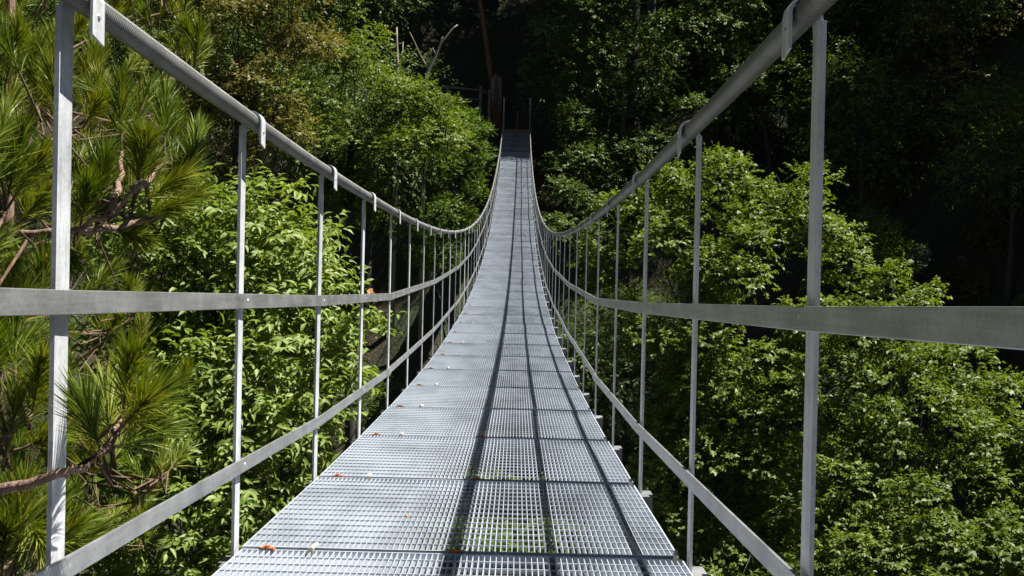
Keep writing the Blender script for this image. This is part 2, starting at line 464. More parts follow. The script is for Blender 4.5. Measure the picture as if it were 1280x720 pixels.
def raw_mesh(name, mat, co, F, k, n, tint):
    sizes = np.array([len(f) for f in F]); flat = np.concatenate([np.array(f) for f in F])
    loops = (np.arange(n)[:,None]*k + flat[None,:]).ravel()
    tot = np.tile(sizes, n); start = np.concatenate([[0], np.cumsum(tot)[:-1]])
    me = bpy.data.meshes.new(name)
    me.vertices.add(len(co)); me.vertices.foreach_set('co', co.astype(np.float32).ravel())
    me.loops.add(len(loops)); me.loops.foreach_set('vertex_index', loops.astype(np.int32))
    me.polygons.add(len(tot)); me.polygons.foreach_set('loop_start', start.astype(np.int32))
    try: me.polygons.foreach_set('loop_total', tot.astype(np.int32))
    except Exception: pass
    me.update(calc_edges=True)
    at_ = me.attributes.new('tint', 'FLOAT', 'POINT'); at_.data.foreach_set('value', tint.astype(np.float32))
    me.materials.append(M[mat])
    return me

def rand_dir(rng, n, up=0.0):
    v = nrm(rng.normal(size=(n,3))); v[:,2] += up; return nrm(v)

def crown_arrays(rng, lobes, dens, m, shoot, leaf, wr, droop=0.25, updirs=0.35, jit=0.45):
    """lobes (n,6) centre+radii; dens shoots per square metre of lobe skin; m leaves per shoot"""
    c = lobes[:,:3]; r = lobes[:,3:]
    area = 4*math.pi*(r.prod(1))**(2/3)
    cnt = np.maximum(6, (area*dens)).astype(int)
    li = np.repeat(np.arange(len(lobes)), cnt); n = len(li)
    u = rand_dir(rng, n, updirs)
    # bumpy skin for each lobe
    ph = rng.uniform(0, 6.28, (len(lobes), 4)); fq = rng.uniform(2.0, 6.0, (len(lobes), 4, 3))*rng.choice([-1,1], (len(lobes),4,3))
    sk = 1 + 0.10*np.sin((u[:,None,:]*fq[li]).sum(-1)+ph[li]).sum(1)
    depth = 1 - 0.30*rng.random(n)**2.6
    p = c[li] + r[li]*u*(sk*depth)[:,None]
    ax = nrm(u*0.8 + np.array([0,0,.15]) + rng.normal(size=(n,3))*0.45)
    ax[:,2] -= droop*0.5; ax = nrm(ax)
    sl = shoot*rng.uniform(.6, 1.3, n)
    t = (np.arange(m)+.5)/m
    P = p[:,None,:] + ax[:,None,:]*(sl[:,None]*t[None,:])[...,None]
    P[...,2] -= droop*sl[:,None]*t[None,:]**2*0.6
    side = nrm(np.cross(ax, np.array([0,0,1.0]))+1e-3*rng.normal(size=(n,3)))
    alt = np.where(np.arange(m) % 2 == 0, 1.0, -1.0)
    D = ax[:,None,:]*0.55 + side[:,None,:]*alt[None,:,None]*0.85 + rng.normal(size=(n,m,3))*0.28
    D[:,-1,:] = ax + rng.normal(size=(n,3))*.15
    D[...,2] -= droop*1.6
    Nn = np.array([0,0,0.62]) + u[:,None,:]*0.75 + rng.normal(size=(n,m,3))*jit
    L = leaf*rng.uniform(.65, 1.25, (n,m))*(1-0.25*np.abs(t-0.5)[None,:])
    lt = rng.uniform(-.14, .14, len(lobes))[li]; stt = rng.uniform(-.12, .12, n)
    tint = np.clip(0.42 + lt[:,None] + stt[:,None] + rng.uniform(-.2, .2, (n,m)), 0, 1)
    f = lambda a: a.reshape(-1, 3)
    return f(P), f(D), f(Nn), L.ravel(), np.full(n*m, wr)*rng.uniform(.85, 1.15, n*m), tint.ravel()

def make_lobes(rng, centre, rad, n, lr=(0.30, 0.46), flat=0.8, shell=0.55, low=-0.6):
    out = []
    centre = np.array(centre, float); rad = np.array(rad, float)
    tries = 0
    while len(out) < n and tries < 4000:
        tries += 1
        u = rand_dir(rng, 1)[0]
        if u[2] < low: continue
        q = rng.uniform(shell, 0.98)
        l = rng.uniform(*lr)*rad.mean()*(1.1-0.25*q)
        c = centre + u*rad*q*(1-0.5*l/rad.mean())
        if any(np.linalg.norm((c-o[:3])) < 0.55*(l+o[3]) for o in out): 
            if rng.random() < 0.85: continue
        out.append([*c, l, l, l*flat])
    return np.array(out)

def limb_mesh(rng, base, lobes, r0, m='bark', top=None):
    mb = MB(); base = np.array(base, float)
    cen = lobes[:,:3].mean(0) if top is None else np.array(top, float)
    n = 7; tr = []
    for i in range(n):
        t = i/(n-1); p = base*(1-t) + cen*t + np.array([math.sin(t*4+base[0])*.12*t*(1-t)*4, math.cos(t*3)*.12*t*(1-t)*4, 0])*min(1, r0*6)
        tr.append(p)
    rr = [r0*(1-0.62*i/(n-1)) for i in range(n)]; rr[0] *= 1.25
    mb.tube(tr, rr, 8)
    for l in lobes:
        c = l[:3]; hz = np.clip((c[2]-base[2])/(cen[2]-base[2]+1e-6)-.28, 0.3, .97)
        s = np.array(tr[0])*(1-hz)+np.array(tr[-1])*hz
        j = min(int(hz*(n-1)), n-2); f = hz*(n-1)-j; s = tr[j]*(1-f)+tr[j+1]*f
        mid = s*.5+c*.5 + np.array([0,0,-.10*np.linalg.norm(c-s)]) + rng.normal(size=3)*.06*np.linalg.norm(c-s)
        ra = r0*(1-.62*hz)*.33
        mb.tube([s, s*.6+mid*.4+rng.normal(size=3)*.02, mid, c], [ra, ra*.85, ra*.65, ra*.3], 5, cap=False)
        for q in range(2):
            e = c + rand_dir(rng, 1, .2)[0]*l[3:]*0.8
            mb.tube([c*.7+mid*.3, (c+e)/2+rng.normal(size=3)*.05*l[3], e], [ra*.45, ra*.3, ra*.1], 4, cap=False)
    return mb.mesh('trunk', m, True)

PROTO = {}
def proto(key, seed, cen, rad, nl, dens, m, shoot, leaf, wr, mat, tpl='rhomb', r0=0.12, droop=.25, lr=(.3,.46), flat=.8, low=-.6, jit=.45, extra=None, shell=.55, base=(0,0,0), bark='bark', updirs=.35):
    rng = np.random.default_rng(seed)
    lobes = make_lobes(rng, cen, rad, nl, lr, flat, shell, low)
    if extra is not None: lobes = np.vstack([lobes, np.array(extra, float)])
    arr = crown_arrays(rng, lobes, dens, m, shoot, leaf, wr, droop, jit=jit, updirs=updirs)
    PROTO[key] = (limb_mesh(rng, base, lobes, r0, bark), leaves_mesh('crown', mat, *arr, tpl))
    return len(arr[0])

def tree(key, name, loc, label, cat='tree', group=None, sc=1.0, rz=0.0, sz=None, tilt=(0,0)):
    o = empty(name, loc); o.rotation_euler = (tilt[0], tilt[1], rz)
    o.scale = (sc, sc, sc if sz is None else sz)
    t, c = PROTO[key]
    link('trunk', t, o); link('crown', c, o)
    tag(o, label, cat, group)
    return o
def hz(x, y): return float(height(x, y))

def plant_at(key, name, px, py, d, ctop, label, sc=1.0, rz=0.0, cat='tree', group=None):
    """stand a tree on the ground so that the point ctop (model height) of its axis shows at px, py at depth d"""
    p = at(px, py, d); gz = hz(p[0], d) - 0.25
    s = max(sc*0.3, (p[2]-gz)/ctop)
    return tree(key, name, (p[0], d, gz), label, cat, group, sc, rz, sz=s)

def local_tree(name, label, seed, d, lobes_px, dens, m, shoot, leaf, wr, mat, tpl='rhomb', r0=.12, droop=.25, base_px=None, cat='tree', jit=.45, flat=.85, sub=5, bark='bark', group=None, updirs=.35, subr=(.38,.62), terrace=0.0):
    """tree whose boughs are laid out one by one: lobes_px = (px, py, depth offset, radius in metres)"""
    rng = np.random.default_rng(seed)
    big = []
    for (px, py, dd, r) in lobes_px:
        big.append([*at(px, py, d+dd-terrace*(py-lobes_px[0][1])), r])
    big = np.array(big)
    bx, by = big[:,0].mean(), big[:,1].mean()
    if base_px: q = at(base_px, 360, d); bx = q[0]
    by += .5*big[:,3].mean(); base = np.array([bx, by, hz(bx, by)-.2])
    out = []
    for c in big:
        for i in range(sub):
            u = rand_dir(rng, 1, .15)[0]; r = c[3]*rng.uniform(*subr)
            out.append([*(c[:3]+u*(c[3]-r*.6)-base), r, r, r*flat])
    lobes = np.array(out)
    arr = crown_arrays(rng, lobes, dens, m, shoot, leaf, wr, droop, jit=jit, updirs=updirs)
    o = empty(name, base)
    bl = np.hstack([big[:,:3]-base, big[:,3:4], big[:,3:4], big[:,3:4]])
    link('trunk', limb_mesh(rng, (0,0,0), bl, r0, bark), o)
    link('crown', leaves_mesh('crown', mat, *arr, tpl), o)
    tag(o, label, cat, group)
    return o, len(arr[0])

#VEGETATION
# ------------------------------------------------------------------ trees laid out bough by bough
local_tree('ash_tree', 'tall leafy ash with sunlit domed crown rising beside the right handrail', 21, 18.0,
  [(920,246,0,.85),(862,250,.3,.82),(982,258,.2,.82),(1024,325,.5,.7),(805,264,.8,.68),(765,315,1.0,.62),(850,340,0,.85),(932,345,-.3,.9),(1000,400,0,.8),
   (838,432,.2,.8),(912,440,-.4,.85),(770,372,1.2,.55),(875,522,0,.85),(955,520,-.3,.85),(832,575,.4,.75),(900,610,-.2,.85),(862,690,0,.85),(945,690,-.4,.9),
   (1015,480,.1,.75),(1000,590,.1,.8),(890,780,0,1.0),(980,780,0,1.0)],
  40, 8, .19, .085, .58, 'leaf_ash', r0=.16, sub=6, updirs=.75, flat=.72, terrace=.004)
local_tree('ash_tree', 'spreading leafy tree with hazy pale green crown below the right middle rail', 22, 14.0,
  [(1050,445,0,.6),(1112,440,.2,.6),(1180,470,.3,.6),(1240,510,.4,.55),(1060,530,-.2,.68),(1130,535,-.2,.68),(1200,570,0,.68),(1275,590,.3,.62),(1040,615,0,.65),
   (1112,630,-.3,.7),(1190,660,-.2,.7),(1275,670,.1,.7),(1060,700,-.2,.7),(1140,725,-.3,.75),(1225,740,-.2,.75),(1320,740,0,.8),(1330,600,.3,.7),(1100,800,0,.9),(1220,810,0,.9)],
  54, 8, .16, .073, .56, 'leaf_ash', r0=.14, sub=6, updirs=.75, flat=.72, terrace=.005)
local_tree('young_tree', 'young tree with pointed loose leafy top above the right middle rail', 23, 16.0,
  [(1115,342,0,.30),(1092,365,0,.34),(1148,372,.1,.32),(1075,392,0,.4),(1130,395,-.1,.42),(1165,415,.1,.35),(1105,440,0,.5)],
  36, 7, .2, .084, .55, 'leaf_ash', r0=.06, sub=5, updirs=.6)
local_tree('beech_tree', 'big dark leafed tree with glinting boughs right of the far bridge end', 24, 40.5,
  [(705,25,0,1.3),(765,45,.3,1.3),(835,55,0,1.4),(900,30,.6,1.5),(690,95,.8,1.1),(742,115,0,1.2),(800,130,-.3,1.2),(868,125,0,1.3),(922,105,.8,1.2),
   (782,200,-.4,1.1),(735,185,.5,1.0),(832,190,0,1.1),(805,250,0,1.0),(760,-30,0,1.6),(860,-40,0,1.6),(940,-20,.6,1.6),(720,240,.9,.8),(706,205,-1.5,.7),(704,250,-2.5,.7),(712,160,-1.2,.8),(738,262,-2.5,.9),(735,215,-1.5,.9),(700,285,-3,.65),(725,300,-3.5,.8)],
  15, 7, .34, .145, .56, 'leaf_dark', r0=.24, sub=6, updirs=.75, flat=.7)
local_tree('maple_tree', 'leafy maple with bright and dark boughs left of the bridge below the wooden fence', 25, 27.0,
  [(468,124,0,.85),(515,142,.3,.8),(552,152,.6,.6),(432,60,.5,1.0),(500,172,-.2,.9),(543,190,.2,.8),(370,135,-.2,.8),(412,172,-.3,.85),(350,195,-.3,.75),(392,232,-.2,.8),
   (445,215,.3,.8),(390,25,.4,.9),(425,-20,.6,1.0),(460,265,.6,.8),(330,260,.4,.7)],
  32, 8, .24, .094, .56, 'leaf_ash', r0=.2, sub=7, updirs=.7, flat=.75)
local_tree('willow_shrub', 'rounded fine leafed bush crowding the left side of the far bridge', 26, 31.0,
  [(562,168,0,.7),(590,196,.2,.55),(558,224,-.3,.75),(594,242,0,.5),(545,264,-.2,.8),(576,287,0,.6),(520,294,.2,.75),(580,150,.6,.4),(545,322,0,.8),(600,165,.4,.3)],
  44, 8, .20, .072, .42, 'leaf_fine', r0=.14, sub=8, updirs=.5, droop=.3, cat='bush')
local_tree('hornbeam_tree', 'hornbeam turning yellowish brown behind the pine tree', 27, 23.0,
  [(228,28,0,.8),(290,38,0,.85),(342,30,.2,.8),(258,92,-.2,.75),(322,100,0,.8),(385,45,.5,.7),(290,150,0,.75),(350,150,.2,.7),(236,150,0,.7),(300,-35,0,1.0),(222,-35,0,1.0),(372,-30,.2,.9),(300,205,.3,.7)],
  36, 8, .22, .084, .55, 'leaf_gold', r0=.18, sub=7, flat=.55, droop=.15)
local_tree('elder_shrub', 'pale green broad bladed shrub close behind the left handrail', 28, 6.2,
  [(205,300,0,.26),(262,285,.1,.25),(330,285,.1,.26),(382,298,.2,.2),(165,350,.1,.26),(225,365,0,.28),(290,345,-.1,.27),(350,345,0,.25),(395,360,.2,.2),
   (330,410,0,.26),(395,410,.1,.24),(438,425,.3,.16),(270,430,.2,.27),(205,430,.3,.27),(290,495,-.1,.27),(360,480,-.1,.26),(415,495,.1,.19),(230,510,0,.27),(170,500,.3,.25),
   (250,570,-.2,.27),(320,560,-.2,.25),(378,550,0,.22),(190,580,.1,.26),(300,630,-.2,.26),(355,610,0,.22),(235,645,-.2,.27),(270,700,-.2,.27),(190,700,0,.28),(130,640,.3,.27),(130,720,.3,.3),(330,690,0,.22),
   (150,430,.4,.25),(120,560,.4,.25),(390,600,.2,.15)],
  85, 8, .17, .070, .38, 'leaf_shrub', tpl='lance', r0=.05, sub=4, droop=.22, cat='shrub', jit=.38, subr=(.45,.7), terrace=.0012)

local_tree('hornbeam_tree', 'dim olive tree catching a little light high on the shaded right slope', 29, 38.0,
  [(1160,40,0,1.0),(1200,92,.3,1.0),(1145,112,0,.9),(1250,52,.4,1.1),(1242,118,.2,1.0),(1190,10,.5,1.1),(1290,100,.4,1.1),(1170,160,.2,.9),(1270,10,.5,1.1)],
  13, 7, .3, .13, .5, 'leaf_gold', r0=.16, sub=5, flat=.5, updirs=.7)
# ------------------------------------------------------------------ forest of the slopes
proto('wood_a', 31, (0,0,6.4), (2.9,2.9,3.2), 24, 9, 6, .5, .15, .46, 'leaf_dark', r0=.17)
proto('wood_b', 32, (0,0,5.6), (2.4,2.4,3.0), 20, 11, 6, .45, .13, .44, 'leaf_ash', r0=.15)
proto('wood_c', 33, (0,0,4.2), (2.6,2.4,2.4), 20, 11, 7, .42, .12, .44, 'leaf_dark', r0=.12)
proto('wood_d', 35, (0,0,3.4), (2.8,2.6,2.6), 16, 5, 7, .6, .26, .42, 'leaf_gold', r0=.12)
proto('tall', 34, (0,0,13.5), (3.6,3.6,4.4), 26, 7, 6, .6, .19, .5, 'leaf_dark', r0=.26, low=-.8)
rg = np.random.default_rng(77)
def scatter(key, name, pts, label, group, s=(.8,1.25), cat='tree'):
    for (x, y) in pts:
        sc = rg.uniform(*s)
        tree(key, name, (x, y, hz(x, y)-.3), label, cat, group, sc, rg.uniform(0, 6.28), tilt=(rg.uniform(-.06,.06), rg.uniform(-.06,.06)))
LBL = {'wood_a': 'dark leafed forest tree standing in the shade of the gorge slopes',
       'wood_b': 'mid green forest tree among the shaded slope woods', 'wood_c': 'low spreading tree filling the shaded gorge bottom and slope',
       'tall': 'tall bare stemmed canopy tree on the upper far slope'}
GRP = {'wood_a': 'dark trees on the gorge slopes', 'wood_b': 'green trees on the gorge slopes', 'wood_c': 'low trees in the gorge', 'tall': 'canopy trees on the far slope'}
def put(key, pts, label=None, group=None, **kw):
    for L_, R_ in ((' left of the bridge', lambda p: p[0] < 0), (' right of the bridge', lambda p: p[0] >= 0)):
        q = [p for p in pts if R_(p)]
        if q: scatter(key, 'forest_tree' if key != 'wood_c' else 'low_tree', q, (label or LBL[key])+L_, (group or GRP[key])+L_, **kw)
# gorge bottom
put('wood_c', [(-4.5,20),(-9,22),(-3.5,26),(-8,28),(-13,25),(5,24),(9,26),(3.5,29),(7.5,31),(-6,33),(-11,34),(4.2,34),(-15,32),(11,22),(1.5,22),(-1,27),(-13,18),(-8.5,16),(3.9,37.5),(4.4,40.5),(3.6,33),(-3.4,13.5),(-2.6,17),(-5.2,14.5),(-4,30),(3.2,42),(-2.4,21.5),(-6.2,8),(-9,5.5),(-7,11.5),(-11,10),(-5,3.2),(-8,1)])
# far slope behind
put('wood_a', [(14,43),(16,39),(8.5,46.5),(13.5,47),(18,44),(4.8,47),(-5.5,39),(-10,40),(-15,38),(-7,47),(-12,48),(-18,46),(20,50),(14,53),(7,54),(-9,55),(-16,55),(23,40),(-21,36)])
put('wood_b', [(10.2,42),(13,39.5),(17.5,42),(12,36.5),(16,34),(19,37),(21,33),(-9,36),(-13,43),(-19,41),(11,50),(17,50),(24,46),(-6,52),(2.6,52.5),(-2.8,53)])
# canopy
put('tall', [(5.2,44.4),(4.7,42.7),(6.5,48),(10.5,48.5),(7,50),(11,51),(16,49),(3,51),(-1.5,54),(-5,50),(-8,45),(-12,46),(21,52),(1.5,58),(6,58),(-7,58),(13,58)], s=(.95,1.2))
# unseen trees added round the near landing to cut sky light on the rails
put('tall', [(-5.5,-1.5),(-6.3,3.5),(-7.5,7),(-4.5,-6.5),(-8,-3),(-11,3),(-9.5,9),(-13,8),(-7,-9),(-2.5,-13),(3.5,-12),(8,-8),(-14,-4),(-16,13),(11,-14)], label='tall bare stemmed tree added unseen round the near landing', group='unseen trees added round the near landing', s=(.85,1.05))
put('tall', [(22,29),(25,33),(20,33),(24,26),(18,31),(30,30),(27,27)], label='tall bare stemmed tree on top of the steep side wall', group='trees on the steep wall', s=(.9,1.15))
local_tree('young_tree', 'small sunlit treetop seen through the grating far beneath the deck', 41, 12.0, [(637,683,0,.15),(637,712,0,.08)], 60, 7, .09, .055, .5, 'leaf_fine', r0=.04, sub=4)
rb = np.random.default_rng(14)
for i in range(16):
    px, py = rb.uniform(1090, 1300), rb.uniform(250, 480); d = 20
    while d < 60 and at(px, py, d)[2] > hz(at(px, py, d)[0], d): d += .2
    p = at(px, py, d)
    tree('wood_d', 'bracken_bush', (p[0], d, hz(p[0], d)-.5), 'brownish bush clinging to the shaded rocky slope', 'bush', 'bushes on the rocky slope', rb.uniform(.16,.3), rb.uniform(0,6))
# ------------------------------------------------------------------ pines beside the left handrail
def needle_mesh(rng, shoots, nper, nl, w, tmean=.45):
    co = []; tt = []
    for (p, a, ls) in shoots:
        n = int(nper*rng.uniform(.8, 1.2)*max(.6, ls/.14))
        t = 1-rng.random(n)**1.25*.75
        q = np.cross(a, rng.normal(size=(n,3))); q = nrm(q)
        th = np.radians(44-30*t + rng.normal(size=n)*8)
        d = nrm(a*np.cos(th)[:,None] + q*np.sin(th)[:,None]); 
        L = nl*rng.uniform(.7, 1.15, n)
        b = p + a*(ls*t)[:,None]
        s = nrm(np.cross(d, rng.normal(size=(n,3))))*(w*.5)
        bend = np.array([0,0,-1])*(L*.05)[:,None] + q*(L*.03)[:,None]
        mid = b + d*(L*.55)[:,None]; tip = b + d*L[:,None] + bend
        co.append(np.stack([b-s*.7, b+s*.7, mid+s, tip, mid-s], 1).reshape(-1,3))
        base = rng.uniform(-.15, .15)
        v = np.clip(tmean + base + rng.uniform(-.22,.22,n), 0, 1); v[rng.random(n) < .05] = 1.0
        tt.append(np.repeat(v, 5))
    co = np.concatenate(co); tt = np.concatenate(tt)
    return raw_mesh('needles', 'needle', co, [(0,1,2,4),(4,2,3)], 5, len(co)//5, tt)

def pine(name, label, trunk, tr_r, branches, shoots_px, rnd, seed, nper, nl, w):
    rng = np.random.default_rng(seed)
    base = np.array(trunk[0]); o = empty(name, base)
    mb = MB(); mb.tube([np.array(p)-base for p in trunk], tr_r, 9, True)
    o_t = mb.build('trunk', 'pine_bark', o, smooth=True)
    nodes_ = []
    for br in branches:
        pts = []
        for q in br:
            pts.append((np.array(q[1]) if q[0] == 'w' else at(*q)) - base)
        f = []
        for a, b in zip(pts[:-1], pts[1:]):
            for i in range(4): f.append(a+(b-a)*i/4 + rng.normal(size=3)*.004)
        f.append(pts[-1])
        r = np.linspace(.0085, .0035, len(f)) if len(br) < 6 else np.linspace(.011, .0035, len(f))
        mb = MB(); mb.tube(f, list(r*rng.uniform(.9, 1.1, len(f))), 7)
        mb.build('branch', 'pine_bark', o, smooth=True)
        nodes_ += f
    S = []
    for (x0, y0, d, x1, y1) in shoots_px:
        p = at(x0, y0, d)-base; q = at(x1, y1, d+rng.uniform(-.12,.12))-base
        S.append((p, q-p))
    for (xa, xb, ya, yb, da, db, n, up) in rnd:
        for i in range(n):
            d = rng.uniform(da, db); p = at(rng.uniform(xa, xb), rng.uniform(ya, yb), d)-base
            a = nrm(np.array([rng.normal()*.36+.1, rng.normal()*.36, up+rng.normal()*.3]))
            S.append((p, a*rng.uniform(.10, .2)))
    twig = MB(); bud = MB(); sh = []
    for p, q in zip(trunk[:-1], trunk[1:]):
        nodes_ += [np.array(p)*(1-f)+np.array(q)*f-base for f in np.linspace(0, 1, 8)]
    nodes_ = np.array(nodes_)
    for (p, v) in S:
        ls = np.linalg.norm(v)*.72; a = v/np.linalg.norm(v)
        sh.append((p, a, ls))
        k = np.argmin(np.linalg.norm(nodes_-p, axis=1)); e = nodes_[k]
        m_ = (p+e)/2 - np.array([0,0,.04*np.linalg.norm(p-e)]) - a*.05
        twig.tube([e, m_, p, p+a*ls], [.0034, .003, .0027, .0018], 5)
        if rng.random() < .45: bud.tube([p+a*ls, p+a*(ls+.012), p+a*(ls+.03)], [.0032, .0042, .0008], 6)
    twig.build('twigs', 'twig_bark', o, smooth=True)
    bud.build('buds', 'bud', o, smooth=True)
    link('needles', needle_mesh(rng, sh, nper, nl, w), o)
    for c in o.children:
        if c.name.split('.')[0] in ('twigs', 'buds', 'needles'): c['kind'] = 'stuff'
    tag(o, label, 'pine')
    return o
tx, ty = -1.75, 1.95
pine('pine_tree', 'pine tree whose needled branches reach over the left handrail', 
  [(tx-.1, ty, hz(tx, ty)-.2), (tx-.05, ty+.05, -2.5), (tx, ty, -.6), (tx+.02, ty+.02, .6), (tx, ty, 1.7)], [.11,.09,.06,.045,.02],
  [[('w', (tx, ty, -.05)), (-60,302,2.25), (0,291,2.2), (55,292,2.15), (95,288,2.12), (140,268,2.1), (168,238,2.1)],
   [('w', (tx+.02, ty, -.75)), (-80,628,1.5), (0,612,1.42), (70,598,1.4), (112,582,1.42), (140,553,1.46), (152,520,1.5)],
   [('w', (tx, ty, .1)), (-50,330,1.85), (-10,300,1.8), (8,262,1.8)],
   [(95,288,2.12), (150,285,2.2), (200,272,2.25), (238,228,2.3)],
   [(140,268,2.1), (150,225,2.2), (152,190,2.3)], [(168,238,2.1), (195,215,2.25), (206,190,2.3)],
   [('w', (tx, ty, -.35)), (-40,560,1.8), (10,545,1.75), (40,515,1.8)],
   [('w', (tx, ty, -1.0)), (-40,760,1.8), (10,730,1.7), (25,680,1.65)],
   [('w', (tx, ty, .5)), (-20,170,2.4), (25,150,2.4), (45,130,2.4)]],
  [(5,272,1.8,32,140),(-12,255,1.7,8,120),(8,262,1.85,60,180),(20,285,2.0,70,225),(45,132,2.4,47,40),(8,125,2.4,14,38),(30,150,2.4,80,85),
   (152,192,2.3,150,82),(206,192,2.3,206,98),(184,250,2.2,168,150),(236,232,2.25,250,150),(165,262,2.1,240,212),(175,272,2.15,232,252),(120,272,2.2,138,180),(168,240,2.15,190,160),
   (150,255,2.2,205,190),(200,272,2.25,255,235),(100,285,2.15,115,215),(140,285,2.2,180,300),(215,255,2.25,240,190),(60,290,2.15,90,330),
   (153,520,1.5,166,425),(140,552,1.46,128,470),(146,540,1.47,192,490),(132,565,1.44,200,530),(150,530,1.5,210,480),(128,566,1.45,100,500),
   (20,475,1.75,14,395),(40,518,1.8,56,430),(10,560,1.75,26,478),(22,682,1.65,32,600),(48,705,1.8,62,620),(2,722,1.6,8,640),(-5,480,1.7,-15,400),(0,420,1.8,30,370),(60,700,1.9,95,650),(30,560,1.8,70,540),
   (25,640,1.7,60,690),(0,560,1.75,-30,500)],
  [(-30,60,380,720,1.8,2.6,14,.7), (-30,110,100,300,2.2,2.9,16,.8), (90,220,130,290,2.4,2.8,14,.75), (-850,-40,-450,650,1.6,2.5,110,.9)], 5, 300, .080, .0019)
tx, ty = -2.35, 4.1
pine('pine_tree', 'second pine with reddish stem standing farther back behind the first pine',
  [(tx, ty, hz(tx, ty)-.2), (tx+.1, ty+.05, -3), (tx+.25, ty, -1), (tx+.35, ty, .2), (tx+.33, ty+.02, 1.3), (tx+.3, ty, 2.3)], [.08,.07,.045,.022,.018,.01],
  [[(8,240,4.1),(90,60,4.2),(150,35,4.3),(215,10,4.4)], [(8,330,4.1),(60,305,4.1),(110,330,4.0)], [(6,360,4.1),(60,380,4.1),(50,350,4.2),(64,330,4.2)],
   [(6,480,4.1),(90,455,4.0),(130,425,3.9),(165,395,3.9)], [(6,520,4.1),(120,480,3.9),(180,500,3.8),(225,490,3.8)], [(0,660,4.0),(90,655,3.6),(160,640,3.4),(210,590,3.3)],
   [(8,200,4.1),(80,110,4.2),(170,105,4.3),(235,95,4.4)], [(0,-40,4.1),(120,-10,4.3),(200,-20,4.3)]],
  [(190,30,4.4,232,0),(235,95,4.4,262,50),(150,35,4.3,165,-10),(165,395,3.9,190,370),(130,425,3.9,150,390),(225,490,3.8,232,455),(180,500,3.8,185,450),(210,590,3.3,235,555),(160,640,3.4,190,600)],
  [(-20,245,-40,110,3.7,5.2,58,.9), (90,240,110,190,3.9,5.0,12,.9), (-20,180,360,460,3.6,4.8,16,.8), (90,205,560,690,3.0,4.2,20,.8), (-20,100,440,720,3.0,4.5,26,.9), (0,120,220,380,3.4,4.6,18,.9), (-420,-20,-250,720,3.5,4.9,90,.9)], 6, 200, .090, .0029)

# ------------------------------------------------------------------ far landing
G = lambda x, y: hz(x, y)
mb = MB()
for (x0, x1, y0, y1, z) in ((-.75, .55, 44.99, 46.2, 6.42), (-.7, .5, 46.2, 47.1, 6.62), (-.65, .45, 47.1, 48.0, 6.84)):
    mb.box(x0, x1, y0, y1, z-1.0, z)
tag(mb.build('earth_path', 'path', bevel=.03), kind='structure')
rp = [at(638,189.5,40.6), at(641,183,41.6), at(643.5,176,42.8), at(645,168,44.0)]
rp = [(p[0], p[1], zd(p[1])+.03) for p in rp]
zt = 6.45
rp += [(at(646,160,45.6)[0], 45.5, zt+.05), (at(646.5,150,45.7)[0], 45.62, zt+.45), (at(647.5,133,45.7)[0], 45.66, zt+.98)]
mb = MB(); mb.tube(rp, .022, 8); mb.tube([(rp[4][0]-.14, 45.5, zt+.06), (rp[4][0], 45.47, zt+.075), (rp[4][0]+.1, 45.5, zt+.05)], .016, 6)
tag(mb.build('rope', 'rope', smooth=True), 'orange rope trailing down onto the shaded end of the deck', 'rope')
# leaning bare trunk and old stump
p0 = at(621,140,47.5); p1 = at(613,92,47.5); p2 = at(606,40,47.7); p3 = at(598,-12,48); p4 = at(588,-90,48.5)
b0 = np.array([p0[0], 47.5, G(p0[0], 47.5)-.4])
mb = MB(); mb.tube([b0, p0, p1, p2, p3, p4], [.15,.13,.12,.105,.09,.07], 9)
o = empty('bare_trunk', b0); mb.v = [tuple(np.array(v)-b0) for v in mb.v]; mb.build('stem', 'red_bark', o, smooth=True)
for (f, a) in ((.55, (.5,.1,.25)), (.8, (-.5,-.1,.35))):
    q = (p1*(1-f)+p3*f)-b0; mm = MB(); mm.tube([q, q+np.array(a)*.5, q+np.array(a)+np.array([0,0,.1])], [.025,.018,.006], 5); mm.build('branch_stub', 'red_bark', o)
tag(o, 'slender leaning orange barked trunk beside the old stump at the far landing', 'trunk')
s0 = at(620,138,46.6); sb = np.array([s0[0], 46.6, G(s0[0], 46.6)-.5]); st = at(620,97,46.6)
rng = np.random.default_rng(9)
mb = MB(); nseg = 14; prof = [(0,.30),(.3,.24),(.7,.19),(.97,.18),(1.0,.17)]
H = st[2]-sb[2]
rows = []
for j, (t, r) in enumerate(prof):
    rows.append([(r*(1+.18*math.sin(3*a+1)+.1*math.sin(7*a))*math.cos(a), r*(1+.18*math.sin(3*a+1))*math.sin(a), t*H + (rng.uniform(-.12,.16) if j >= 3 else 0)) for a in np.linspace(0, 2*math.pi, nseg, endpoint=False)])
vs = [v for r in rows for v in r] + [(0,0,H*.82)]
fs = [(j*nseg+i, j*nseg+(i+1)%nseg, (j+1)*nseg+(i+1)%nseg, (j+1)*nseg+i) for j in range(len(prof)-1) for i in range(nseg)] + [((len(prof)-1)*nseg+i, (len(prof)-1)*nseg+(i+1)%nseg, len(vs)-1) for i in range(nseg)]
mb.add(vs, fs); o = empty('tree_stump', sb); mb.build('stump', 'red_bark', o, smooth=False)
for a in (2.6, 3.9, 5.3, 5.9):
    mm = MB(); rr = .205; mm.tube([(rr*math.cos(a), rr*math.sin(a), H*.99), (rr*1.05*math.cos(a+.1), rr*1.05*math.sin(a+.1), H*.75), (rr*1.1*math.cos(a-.1), rr*1.1*math.sin(a-.1), H*.5)], [.035,.028,.008], 5)
    mm.build('splinter', 'dead_wood', o)
tag(o, 'splintered reddish stump with bleached edges at the far bridge landing', 'stump')
